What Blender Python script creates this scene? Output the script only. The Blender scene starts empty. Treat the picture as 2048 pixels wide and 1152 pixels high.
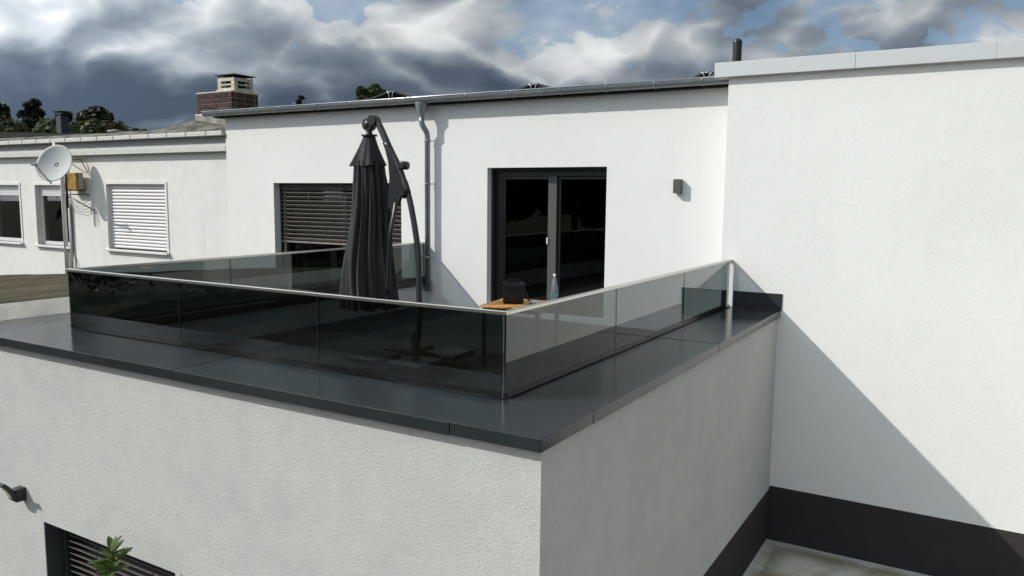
import bpy, bmesh, math, random
from mathutils import Vector, Matrix, noise as mnoise
R = math.radians
scene = bpy.context.scene
COL = scene.collection

# ------------------------------------------------------------------ camera
cam = bpy.data.cameras.new('camera')
cam.sensor_width = 36; cam.lens = 27.796; cam.clip_start = .05; cam.clip_end = 3000
camo = bpy.data.objects.new('camera', cam); COL.objects.link(camo)
PITCH, YAW, ROLL = .1173, .5377, .0097
fw = Vector((-math.sin(YAW)*math.cos(PITCH), math.cos(YAW)*math.cos(PITCH), -math.sin(PITCH)))
rt = Vector((math.cos(YAW), math.sin(YAW), 0)); up = rt.cross(fw)
rt2 = rt*math.cos(ROLL)+up*math.sin(ROLL); up2 = up*math.cos(ROLL)-rt*math.sin(ROLL)
camo.matrix_world = Matrix.Translation((0, 0, 5.16)) @ Matrix((rt2, up2, -fw)).transposed().to_4x4()
scene.camera = camo
scene.render.resolution_x = 1024; scene.render.resolution_y = 576

# ------------------------------------------------------------------ light
LIGHT = Vector((1.233, 1.0, -1.164)).normalized()
sun = bpy.data.lights.new('sun', 'SUN'); sun.energy = 3.65; sun.angle = R(.53); sun.color = (1, .955, .88)
suno = bpy.data.objects.new('sun', sun); COL.objects.link(suno)
suno.rotation_euler = LIGHT.to_track_quat('-Z', 'Y').to_euler(); suno.location = (-30, -25, 40)
scene.view_settings.view_transform = 'Standard'; scene.view_settings.look = 'None'
scene.view_settings.exposure = 0; scene.view_settings.gamma = 1


class NT:
    """small helper to write node trees"""
    def __init__(s, tree): s.t = tree; s.t.nodes.clear()
    def n(s, typ, **kw):
        nd = s.t.nodes.new(typ)
        for k, v in kw.items(): setattr(nd, k, v)
        return nd
    def link(s, a, b): s.t.links.new(a, b)
    def put(s, sock, v):
        if isinstance(v, bpy.types.NodeSocket): s.link(v, sock)
        elif v is not None: sock.default_value = v
    def math(s, op, a, b=None, c=None, clamp=False):
        nd = s.n('ShaderNodeMath', operation=op, use_clamp=clamp)
        s.put(nd.inputs[0], a)
        if b is not None: s.put(nd.inputs[1], b)
        if c is not None: s.put(nd.inputs[2], c)
        return nd.outputs[0]
    def vmath(s, op, a, b=None, out=0):
        nd = s.n('ShaderNodeVectorMath', operation=op)
        s.put(nd.inputs[0], a)
        if b is not None: s.put(nd.inputs[1], b)
        return nd.outputs[out]
    def noise(s, vec, scale, detail=4, rough=.55, dist=0, out=0, lac=2.0):
        nd = s.n('ShaderNodeTexNoise')
        s.put(nd.inputs['Vector'], vec); nd.inputs['Scale'].default_value = scale
        nd.inputs['Detail'].default_value = detail; nd.inputs['Roughness'].default_value = rough
        nd.inputs['Distortion'].default_value = dist; nd.inputs['Lacunarity'].default_value = lac
        return nd.outputs[out]
    def ramp(s, fac, lo, hi, a=0., b=1., smooth=True):
        nd = s.n('ShaderNodeMapRange'); nd.interpolation_type = 'SMOOTHSTEP' if smooth else 'LINEAR'
        s.put(nd.inputs[0], fac)
        for i, v in enumerate((lo, hi, a, b)): s.put(nd.inputs[i+1], v)
        return nd.outputs[0]
    def mix(s, fac, a, b, blend='MIX'):
        nd = s.n('ShaderNodeMix', data_type='RGBA', blend_type=blend)
        s.put(nd.inputs[0], fac)
        for i, v in ((6, a), (7, b)):
            s.put(nd.inputs[i], v if isinstance(v, bpy.types.NodeSocket) else (*v, 1))
        return nd.outputs[2]
    def cram(s, fac, stops):
        nd = s.n('ShaderNodeValToRGB'); s.put(nd.inputs[0], fac)
        el = nd.color_ramp.elements
        while len(el) < len(stops): el.new(.5)
        for e, (p, c) in zip(el, stops): e.position = p; e.color = (*c, 1)
        return nd.outputs[0]


# ------------------------------------------------------------------ world: daylight sky with broken cloud
world = bpy.data.worlds.new('World'); scene.world = world; world.use_nodes = True
W = NT(world.node_tree)
sky = W.n('ShaderNodeTexSky', sky_type='NISHITA', sun_disc=False)
sky.sun_elevation = R(36.3); sky.sun_rotation = math.atan2(-1.233, -1.0)
sky.altitude = 200; sky.air_density = 1.0; sky.dust_density = 1.2; sky.ozone_density = 1.2
tc = W.n('ShaderNodeTexCoord').outputs['Generated']
SKY_STRENGTH = .1
d0 = W.vmath('NORMALIZE', tc)
# soft bumps on the sky: direction, radius, flattening, weight
LIGHT_BLOBS = [(-0.865, 0.495, 0.083, 0.285, 3.0, -0.62),
    (-0.775, 0.624, 0.103, 0.211, 3.0, -0.34),
    (-0.669, 0.735, 0.109, 0.186, 2.6, -0.34),
    (-0.522, 0.842, 0.136, 0.161, 3.0, -0.32),
    (-0.343, 0.928, 0.145, 0.118, 2.4, -0.24),
    (-0.830, 0.529, 0.178, 0.105, 2.6, -0.15),
    (-0.751, 0.636, 0.181, 0.124, 2.6, -0.22),
    (-0.679, 0.714, 0.171, 0.136, 3.0, -0.20),
    (-0.821, 0.551, 0.151, 0.161, 3.4, 0.10),
    (-0.870, 0.462, 0.174, 0.124, 2.0, 0.10),
    (-0.698, 0.685, 0.207, 0.093, 2.2, 0.22),
    (-0.591, 0.783, 0.195, 0.081, 1.6, 0.36),
    (-0.462, 0.870, 0.172, 0.118, 2.2, 0.40),
    (-0.391, 0.904, 0.174, 0.068, 1.6, 0.25),
    (-0.541, 0.815, 0.207, 0.074, 2.0, 0.20),
    (-0.320, 0.933, 0.167, 0.043, 1.5, 0.22),
    (-0.249, 0.946, 0.205, 0.161, 2.4, -0.26),
    (-0.119, 0.979, 0.169, 0.186, 3.0, -0.16),
    (0.003, 0.984, 0.179, 0.074, 1.5, 0.24),
    (-0.818, 0.570, 0.077, 0.056, 3.0, 0.30)]
CLEAR_BLOBS = [(-0.485, 0.849, 0.211, 0.143, 2.2, 0.42),
    (-0.676, 0.703, 0.222, 0.068, 2.2, 0.40),
    (-0.362, 0.909, 0.207, 0.093, 3.0, 0.20),
    (-0.095, 0.977, 0.193, 0.136, 3.0, 0.12),
    (-0.867, 0.470, 0.165, 0.186, 2.0, -0.30),
    (-0.792, 0.587, 0.168, 0.186, 2.0, -0.30),
    (-0.593, 0.785, 0.178, 0.099, 2.0, -0.20),
    (-0.435, 0.886, 0.160, 0.068, 2.0, -0.25)]

def blobs(lst):
    tot = None
    for x, y, z, r, flat, w in lst:
        df = W.vmath('MULTIPLY', W.vmath('SUBTRACT', d1, (x, y, z)), (1, 1, flat))
        v = W.ramp(W.vmath('LENGTH', df, out=1), r, 0.0, 0.0, w)
        tot = v if tot is None else W.math('ADD', tot, v)
    return tot
dn = W.vmath('MULTIPLY', d0, (1, 1, 1.7))
wv = W.vmath('SUBTRACT', W.noise(dn, 7.0, 3, out=1), (.5, .5, .5))
dw = W.vmath('ADD', dn, W.vmath('MULTIPLY', wv, (.07, .07, .07)))
d1 = W.vmath('ADD', d0, W.vmath('MULTIPLY', wv, (.10, .10, .06)))
def cloud(vec, det):
    nd = W.n('ShaderNodeTexNoise', noise_type='RIDGED_MULTIFRACTAL', normalize=True)
    W.put(nd.inputs['Vector'], vec); nd.inputs['Scale'].default_value = 8.5; nd.inputs['Detail'].default_value = det
    nd.inputs['Roughness'].default_value = .62; nd.inputs['Offset'].default_value = 1.0; nd.inputs['Gain'].default_value = 1.2
    low = W.noise(vec, 3.4, 1, .5)
    return W.math('SUBTRACT', W.math('MULTIPLY', low, .9), W.math('MULTIPLY', nd.outputs[0], .35))
N1 = cloud(dw, 8)
N2 = cloud(W.vmath('ADD', dw, (-.02, -.01, .045)), 2)
dens = W.math('SUBTRACT', N1, blobs(CLEAR_BLOBS))
sep = W.n('ShaderNodeSeparateXYZ'); W.link(d0, sep.inputs[0])
dens = W.math('ADD', dens, W.ramp(sep.outputs[2], .26, .09, 0, .26))      # banks overlap towards the horizon
mask = W.ramp(dens, -.16, -.02, .42, 1.0)
lit = W.math('MULTIPLY', W.math('SUBTRACT', N1, N2), .72)
lit = W.math('ADD', lit, W.math('MULTIPLY', W.math('SUBTRACT', W.noise(dw, 24, 3, .6), .5), .16))
lit = W.math('ADD', lit, W.math('MULTIPLY', W.math('SUBTRACT', .15, N1), .5))
lit = W.math('ADD', lit, W.math('ADD', blobs(LIGHT_BLOBS), .57), clamp=True)
ccol = W.cram(lit, [(0, (.062, .085, .125)), (.22, (.102, .132, .176)), (.45, (.225, .264, .308)), (.7, (.455, .495, .525)), (1, (.80, .82, .825))])
# cloud brightened towards the sun, added to lift light on shaded walls
glow = W.ramp(W.vmath('DOT_PRODUCT', d0, tuple(-LIGHT), out=1), .05, .95, 1.0, 3.0)
ccol = W.vmath('SCALE', ccol); W.link(W.math('DIVIDE', glow, SKY_STRENGTH), ccol.node.inputs[3])
hz = W.vmath('MULTIPLY', sky.outputs[0], (.9, 1.0, 1.08))
full = W.mix(mask, hz, ccol)
bg = W.n('ShaderNodeBackground'); W.link(full, bg.inputs[0]); bg.inputs[1].default_value = SKY_STRENGTH
wo = W.n('ShaderNodeOutputWorld'); W.link(bg.outputs[0], wo.inputs[0])


# ------------------------------------------------------------------ materials
def material(name):
    m = bpy.data.materials.new(name); m.use_nodes = True
    t = NT(m.node_tree); o = t.n('ShaderNodeOutputMaterial')
    return m, t, o

def pbsdf(t, o, color, rough=.5, metal=0., spec=.5, bump=None, bstr=.3, bdist=.01, **kw):
    p = t.n('ShaderNodeBsdfPrincipled')
    t.put(p.inputs['Base Color'], color if isinstance(color, bpy.types.NodeSocket) else (*color, 1))
    t.put(p.inputs['Roughness'], rough); t.put(p.inputs['Metallic'], metal)
    t.put(p.inputs['Specular IOR Level'], spec)
    for k, v in kw.items(): t.put(p.inputs[k.replace('_', ' ')], v)
    if bump is not None:
        b = t.n('ShaderNodeBump'); b.inputs['Strength'].default_value = bstr; b.inputs['Distance'].default_value = bdist
        t.link(bump, b.inputs['Height']); t.link(b.outputs[0], p.inputs['Normal'])
    t.link(p.outputs[0], o.inputs[0])
    return p

def pos(t): return t.n('ShaderNodeNewGeometry').outputs['Position']

def plaster(name, col, col2, grain, bstr, bdist, streak=.05, dirt=(.45, .44, .40), pit=.12):
    m, t, o = material(name); P = pos(t)
    a = t.noise(P, .55, 5, .6); b = t.noise(P, 3.5, 5, .65)
    ab = t.math('ADD', t.math('MULTIPLY', a, .6), t.math('MULTIPLY', b, .4))
    c = t.mix(t.ramp(ab, .36, .66), col, col2)
    st = t.noise(t.vmath('MULTIPLY', P, (4.5, 4.5, .35)), 1.0, 6, .65)
    c = t.mix(t.math('MULTIPLY', t.ramp(st, .52, .8), streak*4), c, dirt)
    g1 = t.noise(P, grain, 2, .6)
    h = g1
    h = t.math('ADD', h, t.math('MULTIPLY', t.noise(P, grain*.3, 2), .25))
    c = t.mix(t.ramp(g1, .34, .52, pit, 0), c, (col[0]*.5, col[1]*.5, col[2]*.48))  # grain hollows darkened in the colour to imitate their shade
    pbsdf(t, o, c, .93, spec=.2, bump=h, bstr=bstr, bdist=bdist)
    return m

M = {}
M['white'] = plaster('white_render', (.80, .80, .785), (.77, .77, .755), 80, .6, .006, .012)
M['white_old'] = plaster('old_white_render', (.79, .785, .76), (.71, .705, .68), 50, .6, .008, .05)
M['coarse'] = plaster('coarse_grey_white_render', (.60, .605, .585), (.53, .535, .525), 125, .9, .009, .010, pit=.30)
M['coarse_side'] = M['coarse']
M['plinth'] = plaster('anthracite_plinth_render', (.046, .041, .042), (.038, .034, .035), 60, .4, .005, .03, (.07, .065, .065))

def metal(name, col, rough, met=1., var=.15, scale=(6, 6, 6), bstr=.02, spec=.5, **kw):
    m, t, o = material(name); P = pos(t)
    n = t.noise(t.vmath('MULTIPLY', P, scale), 1.0, 6, .65)
    c = t.mix(n, tuple(x*(1-var) for x in col), tuple(min(1, x*(1+var)) for x in col))
    r = t.ramp(t.noise(P, 9, 5, .7), .3, .7, max(.02, rough-.03), rough+.04) if bstr > 0 else rough
    pbsdf(t, o, c, r, met, spec, bump=t.noise(P, 2.2, 3), bstr=bstr, bdist=.05, **kw)
    return m
def coping_metal():
    m, t, o = material('anthracite_coping_metal'); P = pos(t)
    n = t.noise(P, .8, 4, .55); s = t.noise(P, 26, 3, .6)
    c = t.mix(t.ramp(n, .35, .65), (.020, .026, .030), (.027, .034, .038))
    c = t.mix(t.ramp(s, .68, .76, 0, .35), c, (.075, .08, .085))        # dust specks
    w = t.noise(t.vmath('MULTIPLY', P, (1, 1, 1)), 3.1, 4, .6, 1.2)
    ringm = t.ramp(t.math('ABSOLUTE', t.math('SUBTRACT', w, .56)), .012, .0, 0, .05)
    c = t.mix(ringm, c, (.10, .105, .105))
    r = t.math('ADD', t.ramp(n, .3, .7, .12, .19), t.ramp(w, .5, .62, 0, .06))
    pbsdf(t, o, c, r, 0, .36, bump=t.noise(P, .9, 2), bstr=.04, bdist=.05)
    return m
M['coping'] = coping_metal()
M['flash'] = metal('dark_flashing', (.018, .021, .024), .45, 0., .1)
M['steel'] = metal('brushed_handrail_metal', (.66, .64, .60), .30, 1., .03, (1, 1, 1), 0)
M['zinc'] = metal('zinc_sheet', (.27, .30, .31), .42, .55, .30, (7, 7, 3), .05)
M['zinc_lip'] = metal('zinc_bright_lip', (.62, .64, .64), .3, 1., .1)
M['cap'] = metal('light_aluminium_cap', (.60, .62, .62), .34, .25, .05, (1, 1, 9), .03)
M['anthracite'] = metal('anthracite_window_frame', (.019, .019, .020), .42, 0., .08)
M['reveal_grey'] = metal('slate_grey_reveal', (.065, .072, .078), .5, 0., .08)
M['sunlit_anth_taupe'] = metal('brown_grey_lit_frame', (.085, .082, .078), .45, 0., .06)  # anthracite painted paler for the sunlit door stile; also the lamp's own taupe
M['slat'] = metal('taupe_blind_slat', (.27, .245, .23), .42, .15, .1)
M['slat_dark'] = metal('dark_blind_slat', (.075, .068, .066), .42, .15, .1)
M['black_metal'] = metal('black_powder_coat', (.028, .029, .031), .45, 0., .12)
M['black_plastic'] = metal('black_plastic', (.016, .016, .017), .33, 0., .1)
M['pvc'] = metal('white_pvc', (.72, .72, .70), .4, 0., .06)
M['pvc_old'] = metal('weathered_white_paint', (.56, .56, .53), .6, 0., .25, (3, 3, 20), .1)
M['shutter'] = metal('white_roller_shutter', (.70, .69, .70), .45, 0., .05)
M['dish'] = metal('pale_grey_dish_paint', (.50, .52, .51), .8, 0., .05, spec=.2)
M['grey_band'] = metal('grey_weathered_board', (.30, .31, .31), .7, 0., .3, (2, 2, 25), .1)

def tinted_glass(name, tint, refl_rough=.0, ior=1.5, extra=1.0):
    m, t, o = material(name)
    tr = t.n('ShaderNodeBsdfTransparent'); tr.inputs[0].default_value = (*tint, 1)
    gl = t.n('ShaderNodeBsdfGlossy'); gl.inputs['Roughness'].default_value = refl_rough
    gl.inputs['Color'].default_value = (extra, extra, extra, 1)
    fr = t.n('ShaderNodeFresnel'); fr.inputs[0].default_value = ior
    bf = t.n('ShaderNodeNewGeometry').outputs['Backfacing']
    fac = t.math('MULTIPLY', t.math('MULTIPLY', fr.outputs[0], 1.3), t.math('SUBTRACT', 1.0, bf), clamp=True)
    mx = t.n('ShaderNodeMixShader'); t.link(fac, mx.inputs[0])
    t.link(tr.outputs[0], mx.inputs[1]); t.link(gl.outputs[0], mx.inputs[2]); t.link(mx.outputs[0], o.inputs[0])
    return m
M['smoke_glass'] = tinted_glass('smoked_balustrade_glass', (.318, .362, .366))
M['window_glass'] = tinted_glass('window_glass', (.55, .58, .57), 0, 1.5)
M['bottle_glass'] = tinted_glass('clear_bottle', (.96, .98, .99), .05, 1.5)
_b = M['bottle_glass'].node_tree; _o = next(n for n in _b.nodes if n.type == 'OUTPUT_MATERIAL'); _l = _o.inputs[0].links[0].from_socket
_d = _b.nodes.new('ShaderNodeBsdfDiffuse'); _d.inputs[0].default_value = (.75, .82, .86, 1)          # pale veil added to imitate bright highlights on the bottle
_m = _b.nodes.new('ShaderNodeMixShader'); _m.inputs[0].default_value = .16
_b.links.new(_l, _m.inputs[1]); _b.links.new(_d.outputs[0], _m.inputs[2]); _b.links.new(_m.outputs[0], _o.inputs[0])

def simple(name, col, rough=.7, var=.25, scale=8., bstr=.2, bdist=.01, spec=.3, col2=None, **kw):
    m, t, o = material(name); P = pos(t)
    n = t.noise(P, scale, 6, .65)
    c = t.mix(t.ramp(n, .3, .7), tuple(x*(1-var) for x in col), col2 or tuple(min(1, x*(1+var)) for x in col))
    pbsdf(t, o, c, rough, 0, spec, bump=t.noise(P, scale*4, 4), bstr=bstr, bdist=bdist, **kw)
    return m
M['room'] = simple('dark_interior', (.035, .035, .035), .9, .2, 1)
def felt_mat():
    m, t, o = material('weathered_roofing_felt'); P = pos(t)
    a = t.noise(t.vmath('MULTIPLY', P, (.9, .22, 1)), 2.2, 6, .65); b = t.noise(P, 11, 5, .7)
    c = t.mix(t.ramp(a, .36, .64), (.050, .043, .028), (.105, .092, .062))
    c = t.mix(t.ramp(b, .56, .72, 0, .6), c, (.062, .066, .030))         # moss
    sx = t.n('ShaderNodeSeparateXYZ'); t.link(t.vmath('ADD', P, t.vmath('MULTIPLY', t.noise(P, 1.5, 3, out=1), (.25, .25, 0))), sx.inputs[0])
    lap = t.math('PINGPONG', sx.outputs[0], .5)
    c = t.mix(t.ramp(lap, .035, .0, 0, .8), c, (.026, .023, .017))       # lapped joints of the sheets
    pbsdf(t, o, c, .97, 0, .05, bump=t.math('ADD', b, t.ramp(lap, .03, .05)), bstr=.6, bdist=.02)
    return m
M['felt'] = felt_mat()
M['felt_moss'] = simple('mossy_roofing_felt', (.085, .082, .062), .95, .5, 3.5, .8, .03, col2=(.22, .21, .18))
M['upstand'] = simple('grey_cement_upstand', (.43, .41, .36), .9, .2, 2.5, .3, .01)
M['dark_roof'] = simple('dark_roof_felt', (.02, .018, .017), .9, .2, 2)
M['deck'] = simple('grey_decking_board', (.045, .045, .043), .7, .2, 5, .2)
M['brick_a'] = simple('chimney_brick_brown', (.058, .035, .031), .9, .35, 14, .5, .01)
M['brick_b'] = simple('chimney_brick_red', (.070, .038, .033), .9, .3, 14, .5, .01)
M['brick_c'] = simple('chimney_brick_dark', (.045, .031, .029), .9, .3, 14, .5, .01)
M['mortar'] = simple('chimney_mortar', (.17, .15, .135), .95, .25, 10, .4)
M['cement'] = simple('weathered_chimney_cement', (.30, .29, .25), .95, .35, 6, .7, .03)
M['pot'] = simple('cream_chimney_pot', (.52, .48, .40), .85, .25, 7, .4, .01)
M['soot'] = simple('soot', (.012, .011, .01), .95, .2, 5)
M['rust_cap'] = simple('rusty_dark_plate', (.035, .028, .025), .75, .3, 8)
M['solar'] = simple('black_solar_module', (.012, .012, .015), .35, .1, 2, 0, spec=.5)
M['alu'] = metal('raw_aluminium', (.55, .55, .55), .4, 1., .1)
M['bark'] = simple('bark', (.07, .055, .042), .95, .4, 12, .7, .03)
M['wood_table'] = simple('orange_wood_tabletop', (.58, .27, .055), .5, .14, 9, .1, col2=(.68, .36, .10))
M['bag'] = simple('black_nylon_bag', (.020, .018, .018), .75, .3, 40, .4, .004)
M['device'] = simple('pale_grey_plastic', (.36, .36, .35), .5, .1, 20, .05)
M['water'] = simple('blue_label_water', (.22, .42, .54), .3, .35, 25, .0)
M['cap_white'] = simple('white_cap', (.75, .75, .75), .4, .04, 10, 0)
M['cable'] = simple('grey_cable', (.12, .12, .115), .7, .2, 10, 0)
M['opal'] = simple('opal_lamp_strip', (.46, .44, .33), .35, .06, 8, 0)
M['house_wall'] = simple('beige_house_wall', (.40, .37, .31), .9, .12, 2, .2)
M['tile_roof'] = simple('red_brown_tile_roof', (.14, .065, .045), .9, .3, 3, .4)

def parasol_fabric():
    m, t, o = material('charcoal_parasol_fabric'); P = pos(t)
    w = t.noise(t.vmath('MULTIPLY', P, (60, 60, 60)), 5, 2)
    n = t.noise(t.vmath('MULTIPLY', P, (9, 9, 2.5)), 1, 5, .6)
    c = t.mix(t.ramp(n, .3, .7), (.024, .025, .026), (.040, .041, .042))
    pbsdf(t, o, c, .88, 0, .25, bump=t.math('ADD', n, t.math('MULTIPLY', w, .15)), bstr=.5, bdist=.02, Sheen_Weight=.15)
    return m
M['fabric'] = parasol_fabric()

def rusty_yellow():
    m, t, o = material('rust_streaked_yellow_paint')
    g = t.n('ShaderNodeTexCoord').outputs['Object']
    n = t.noise(t.vmath('MULTIPLY', g, (22, 22, 5)), 1, 5, .6)
    n2 = t.noise(g, 16, 5, .7)
    c = t.mix(t.ramp(n, .47, .6), (.42, .29, .045), (.26, .085, .018))
    c = t.mix(t.ramp(n2, .56, .68), c, (.30, .26, .13))
    pbsdf(t, o, c, .7, 0, .3, bump=n2, bstr=.3)
    return m
M['rust_yellow'] = rusty_yellow()

def concrete_yard():
    m, t, o = material('stained_concrete'); P = pos(t)
    a = t.noise(P, 1.3, 6, .62, .4); b = t.noise(P, 9, 6, .7); s = t.noise(P, 55, 3, .6)
    c = t.mix(t.ramp(a, .36, .62), (.56, .54, .47), (.36, .32, .24))
    c = t.mix(t.ramp(b, .55, .75, 0, .6), c, (.50, .485, .45))
    c = t.mix(t.ramp(s, .62, .72, 0, .5), c, (.13, .12, .10))
    # pale cement smear where the slab was closed against the walls
    sx = t.n('ShaderNodeSeparateXYZ'); t.link(P, sx.inputs[0])
    e1 = t.math('SUBTRACT', sx.outputs[0], -2.53); e2 = t.math('SUBTRACT', 11.879, sx.outputs[1])
    ed = t.math('ADD', t.math('MINIMUM', e1, e2), t.math('MULTIPLY', t.math('SUBTRACT', b, .5), .22))
    c = t.mix(t.ramp(ed, .13, .04, 0, .75), c, (.52, .515, .50))
    dk = t.ramp(ed, .14, .20); dk2 = t.ramp(ed, .48, .2)
    c = t.mix(t.math('MULTIPLY', t.math('MULTIPLY', dk, dk2), .55), c, (.15, .135, .09))
    pbsdf(t, o, c, .92, 0, .2, bump=t.math('ADD', b, s), bstr=.4, bdist=.01)
    return m
M['yard'] = concrete_yard()

def grass_mat():
    m, t, o = material('rough_lawn'); P = pos(t)
    a = t.noise(P, .25, 5, .6); b = t.noise(P, 14, 5, .7)
    c = t.mix(t.ramp(a, .35, .65), (.022, .030, .013), (.040, .042, .021))
    c = t.mix(t.ramp(b, .5, .75, 0, .5), c, (.06, .058, .035))
    pbsdf(t, o, c, .95, 0, .1, bump=b, bstr=.7, bdist=.06)
    return m
M['grass'] = grass_mat()

def leaf_mat(name, c1, c2, trans=.35):
    m, t, o = material(name)
    oi = pos(t); n = t.noise(oi, .9, 4, .6)
    wn = t.n('ShaderNodeTexWhiteNoise'); t.link(t.vmath('SNAP', oi, (.25, .25, .25)), wn.inputs['Vector'])
    f = t.math('ADD', t.math('MULTIPLY', n, .8), t.math('MULTIPLY', wn.outputs['Value'], .25))
    c = t.mix(t.ramp(f, .3, .75), c1, c2)
    p = t.n('ShaderNodeBsdfPrincipled'); t.link(c, p.inputs['Base Color']); p.inputs['Roughness'].default_value = .55
    p.inputs['Specular IOR Level'].default_value = .3
    tl = t.n('ShaderNodeBsdfTranslucent'); t.link(t.mix(.5, c, (c2[0]*1.3, c2[1]*1.5, c2[2]*.6)), tl.inputs[0])
    mx = t.n('ShaderNodeMixShader'); mx.inputs[0].default_value = trans
    t.link(p.outputs[0], mx.inputs[1]); t.link(tl.outputs[0], mx.inputs[2]); t.link(mx.outputs[0], o.inputs[0])
    return m
M['leaf_dark'] = leaf_mat('dark_conifer_needles', (.010, .020, .010), (.026, .042, .016), .15)
M['leaf_mid'] = leaf_mat('mid_green_foliage', (.022, .042, .012), (.055, .085, .022))
M['leaf_yellow'] = leaf_mat('yellow_green_foliage', (.05, .075, .014), (.11, .14, .026))
M['leaf_olive'] = leaf_mat('olive_foliage', (.035, .045, .014), (.075, .08, .025))
M['leaf_shrub'] = leaf_mat('glossy_shrub_leaves', (.045, .075, .018), (.11, .16, .045), .4)


# ------------------------------------------------------------------ mesh helpers
class MB:
    def __init__(s): s.v = []; s.f = []; s.smooth = set()
    def quad(s, a, b, c, d):
        i = len(s.v); s.v += [tuple(a), tuple(b), tuple(c), tuple(d)]; s.f.append((i, i+1, i+2, i+3)); return s
    def box(s, x0, x1, y0, y1, z0, z1, mat=None):
        i = len(s.v)
        pts = [Vector((x, y, z)) for z in (z0, z1) for (x, y) in ((x0, y0), (x1, y0), (x1, y1), (x0, y1))]
        if mat is not None: pts = [mat @ p for p in pts]
        s.v += [tuple(p) for p in pts]
        for f in ((0, 3, 2, 1), (4, 5, 6, 7), (0, 1, 5, 4), (1, 2, 6, 5), (2, 3, 7, 6), (3, 0, 4, 7)):
            s.f.append(tuple(i+k for k in f))
        return s
    def tube(s, pts, r, seg=10, caps=True, flat=1.0, smooth=True):
        pts = [Vector(p) for p in pts]; n = len(pts)
        rs = r if isinstance(r, (list, tuple)) else [r]*n
        base = len(s.v); prev = None
        for k, p in enumerate(pts):
            d = (pts[min(k+1, n-1)]-pts[max(k-1, 0)]).normalized()
            a = prev if prev is not None else (Vector((0, 1, 0)) if abs(d.y) < .9 else Vector((1, 0, 0)))
            a = (a - d*a.dot(d)).normalized(); b = d.cross(a); prev = a
            for j in range(seg):
                t = 2*math.pi*j/seg
                s.v.append(tuple(p + a*math.cos(t)*rs[k]*flat + b*math.sin(t)*rs[k]))
        for k in range(n-1):
            for j in range(seg):
                f = (base+k*seg+j, base+k*seg+(j+1) % seg, base+(k+1)*seg+(j+1) % seg, base+(k+1)*seg+j)
                if smooth: s.smooth.add(len(s.f))
                s.f.append(f)
        if caps:
            s.f.append(tuple(base+j for j in reversed(range(seg))))
            s.f.append(tuple(base+(n-1)*seg+j for j in range(seg)))
        return s
    def lathe(s, prof, seg=24, origin=(0, 0, 0), rfun=None):
        """prof: list of (radius, z) bottom to top round the z axis"""
        ox, oy, oz = origin; base = len(s.v)
        for k, (r, z) in enumerate(prof):
            for j in range(seg):
                t = 2*math.pi*j/seg; rr = rfun(t, k, r) if rfun else r
                s.v.append((ox+rr*math.cos(t), oy+rr*math.sin(t), oz+z))
        for k in range(len(prof)-1):
            for j in range(seg):
                s.smooth.add(len(s.f))
                s.f.append((base+k*seg+j, base+k*seg+(j+1) % seg, base+(k+1)*seg+(j+1) % seg, base+(k+1)*seg+j))
        return s
    def build(s, name, mat, parent=None, bevel=0, seg=1, subs=0):
        me = bpy.data.meshes.new(name); me.from_pydata(s.v, [], s.f)
        for i in s.smooth: me.polygons[i].use_smooth = True
        if bevel or subs:
            bm = bmesh.new(); bm.from_mesh(me)
            bmesh.ops.remove_doubles(bm, verts=bm.verts, dist=1e-5)
            if bevel: bmesh.ops.bevel(bm, geom=bm.edges[:], offset=bevel, segments=seg, affect='EDGES', profile=.6)
            bm.to_mesh(me); bm.free()
        me.materials.append(M[mat] if isinstance(mat, str) else mat)
        o = bpy.data.objects.new(name, me); COL.objects.link(o)
        if parent is not None: o.parent = parent
        return o

def B(name, mat, parent, *a, bevel=0, **k):
    """one box with world extents"""
    return MB().box(*a, **k).build(name, mat, parent, bevel)
def thing(name, label, cat, group=None):
    o = bpy.data.objects.new(name, None); COL.objects.link(o); o.empty_display_size = .2
    o['label'] = label; o['category'] = cat
    if group: o['group'] = group
    return o
def tag(o, label, cat, group=None):
    o['label'] = label; o['category'] = cat
    if group: o['group'] = group
    return o
def structure(o): o['kind'] = 'structure'; return o
def copy(o, parent, loc=None):
    c = o.copy(); COL.objects.link(c); c.parent = parent
    if loc is not None: c.location = loc
    return c

def wall_y(x0, x1, z0, z1, y, openings, depth):
    """wall face at y (facing -y) with rectangular openings and their reveals"""
    xs = sorted({x0, x1, *[o[0] for o in openings], *[o[1] for o in openings]})
    zs = sorted({z0, z1, *[o[2] for o in openings], *[o[3] for o in openings]})
    xs = [x for x in xs if x0 <= x <= x1]; zs = [z for z in zs if z0 <= z <= z1]
    m = MB()
    for i in range(len(xs)-1):
        for j in range(len(zs)-1):
            cx, cz = (xs[i]+xs[i+1])/2, (zs[j]+zs[j+1])/2
            if any(o[0] < cx < o[1] and o[2] < cz < o[3] for o in openings): continue
            m.quad((xs[i], y, zs[j]), (xs[i+1], y, zs[j]), (xs[i+1], y, zs[j+1]), (xs[i], y, zs[j+1]))
    for n, o in enumerate(openings):
        a, b, c, d = o[:4]; dp = o[4] if len(o) > 4 else depth
        m.quad((a, y, c), (a, y, d), (a, y+dp, d), (a, y+dp, c))
        m.quad((b, y, d), (b, y, c), (b, y+dp, c), (b, y+dp, d))
        m.quad((a, y, d), (b, y, d), (b, y+dp, d), (a, y+dp, d))
        m.quad((a, y, c), (a, y+dp, c), (b, y+dp, c), (b, y, c))
    return m

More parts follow.
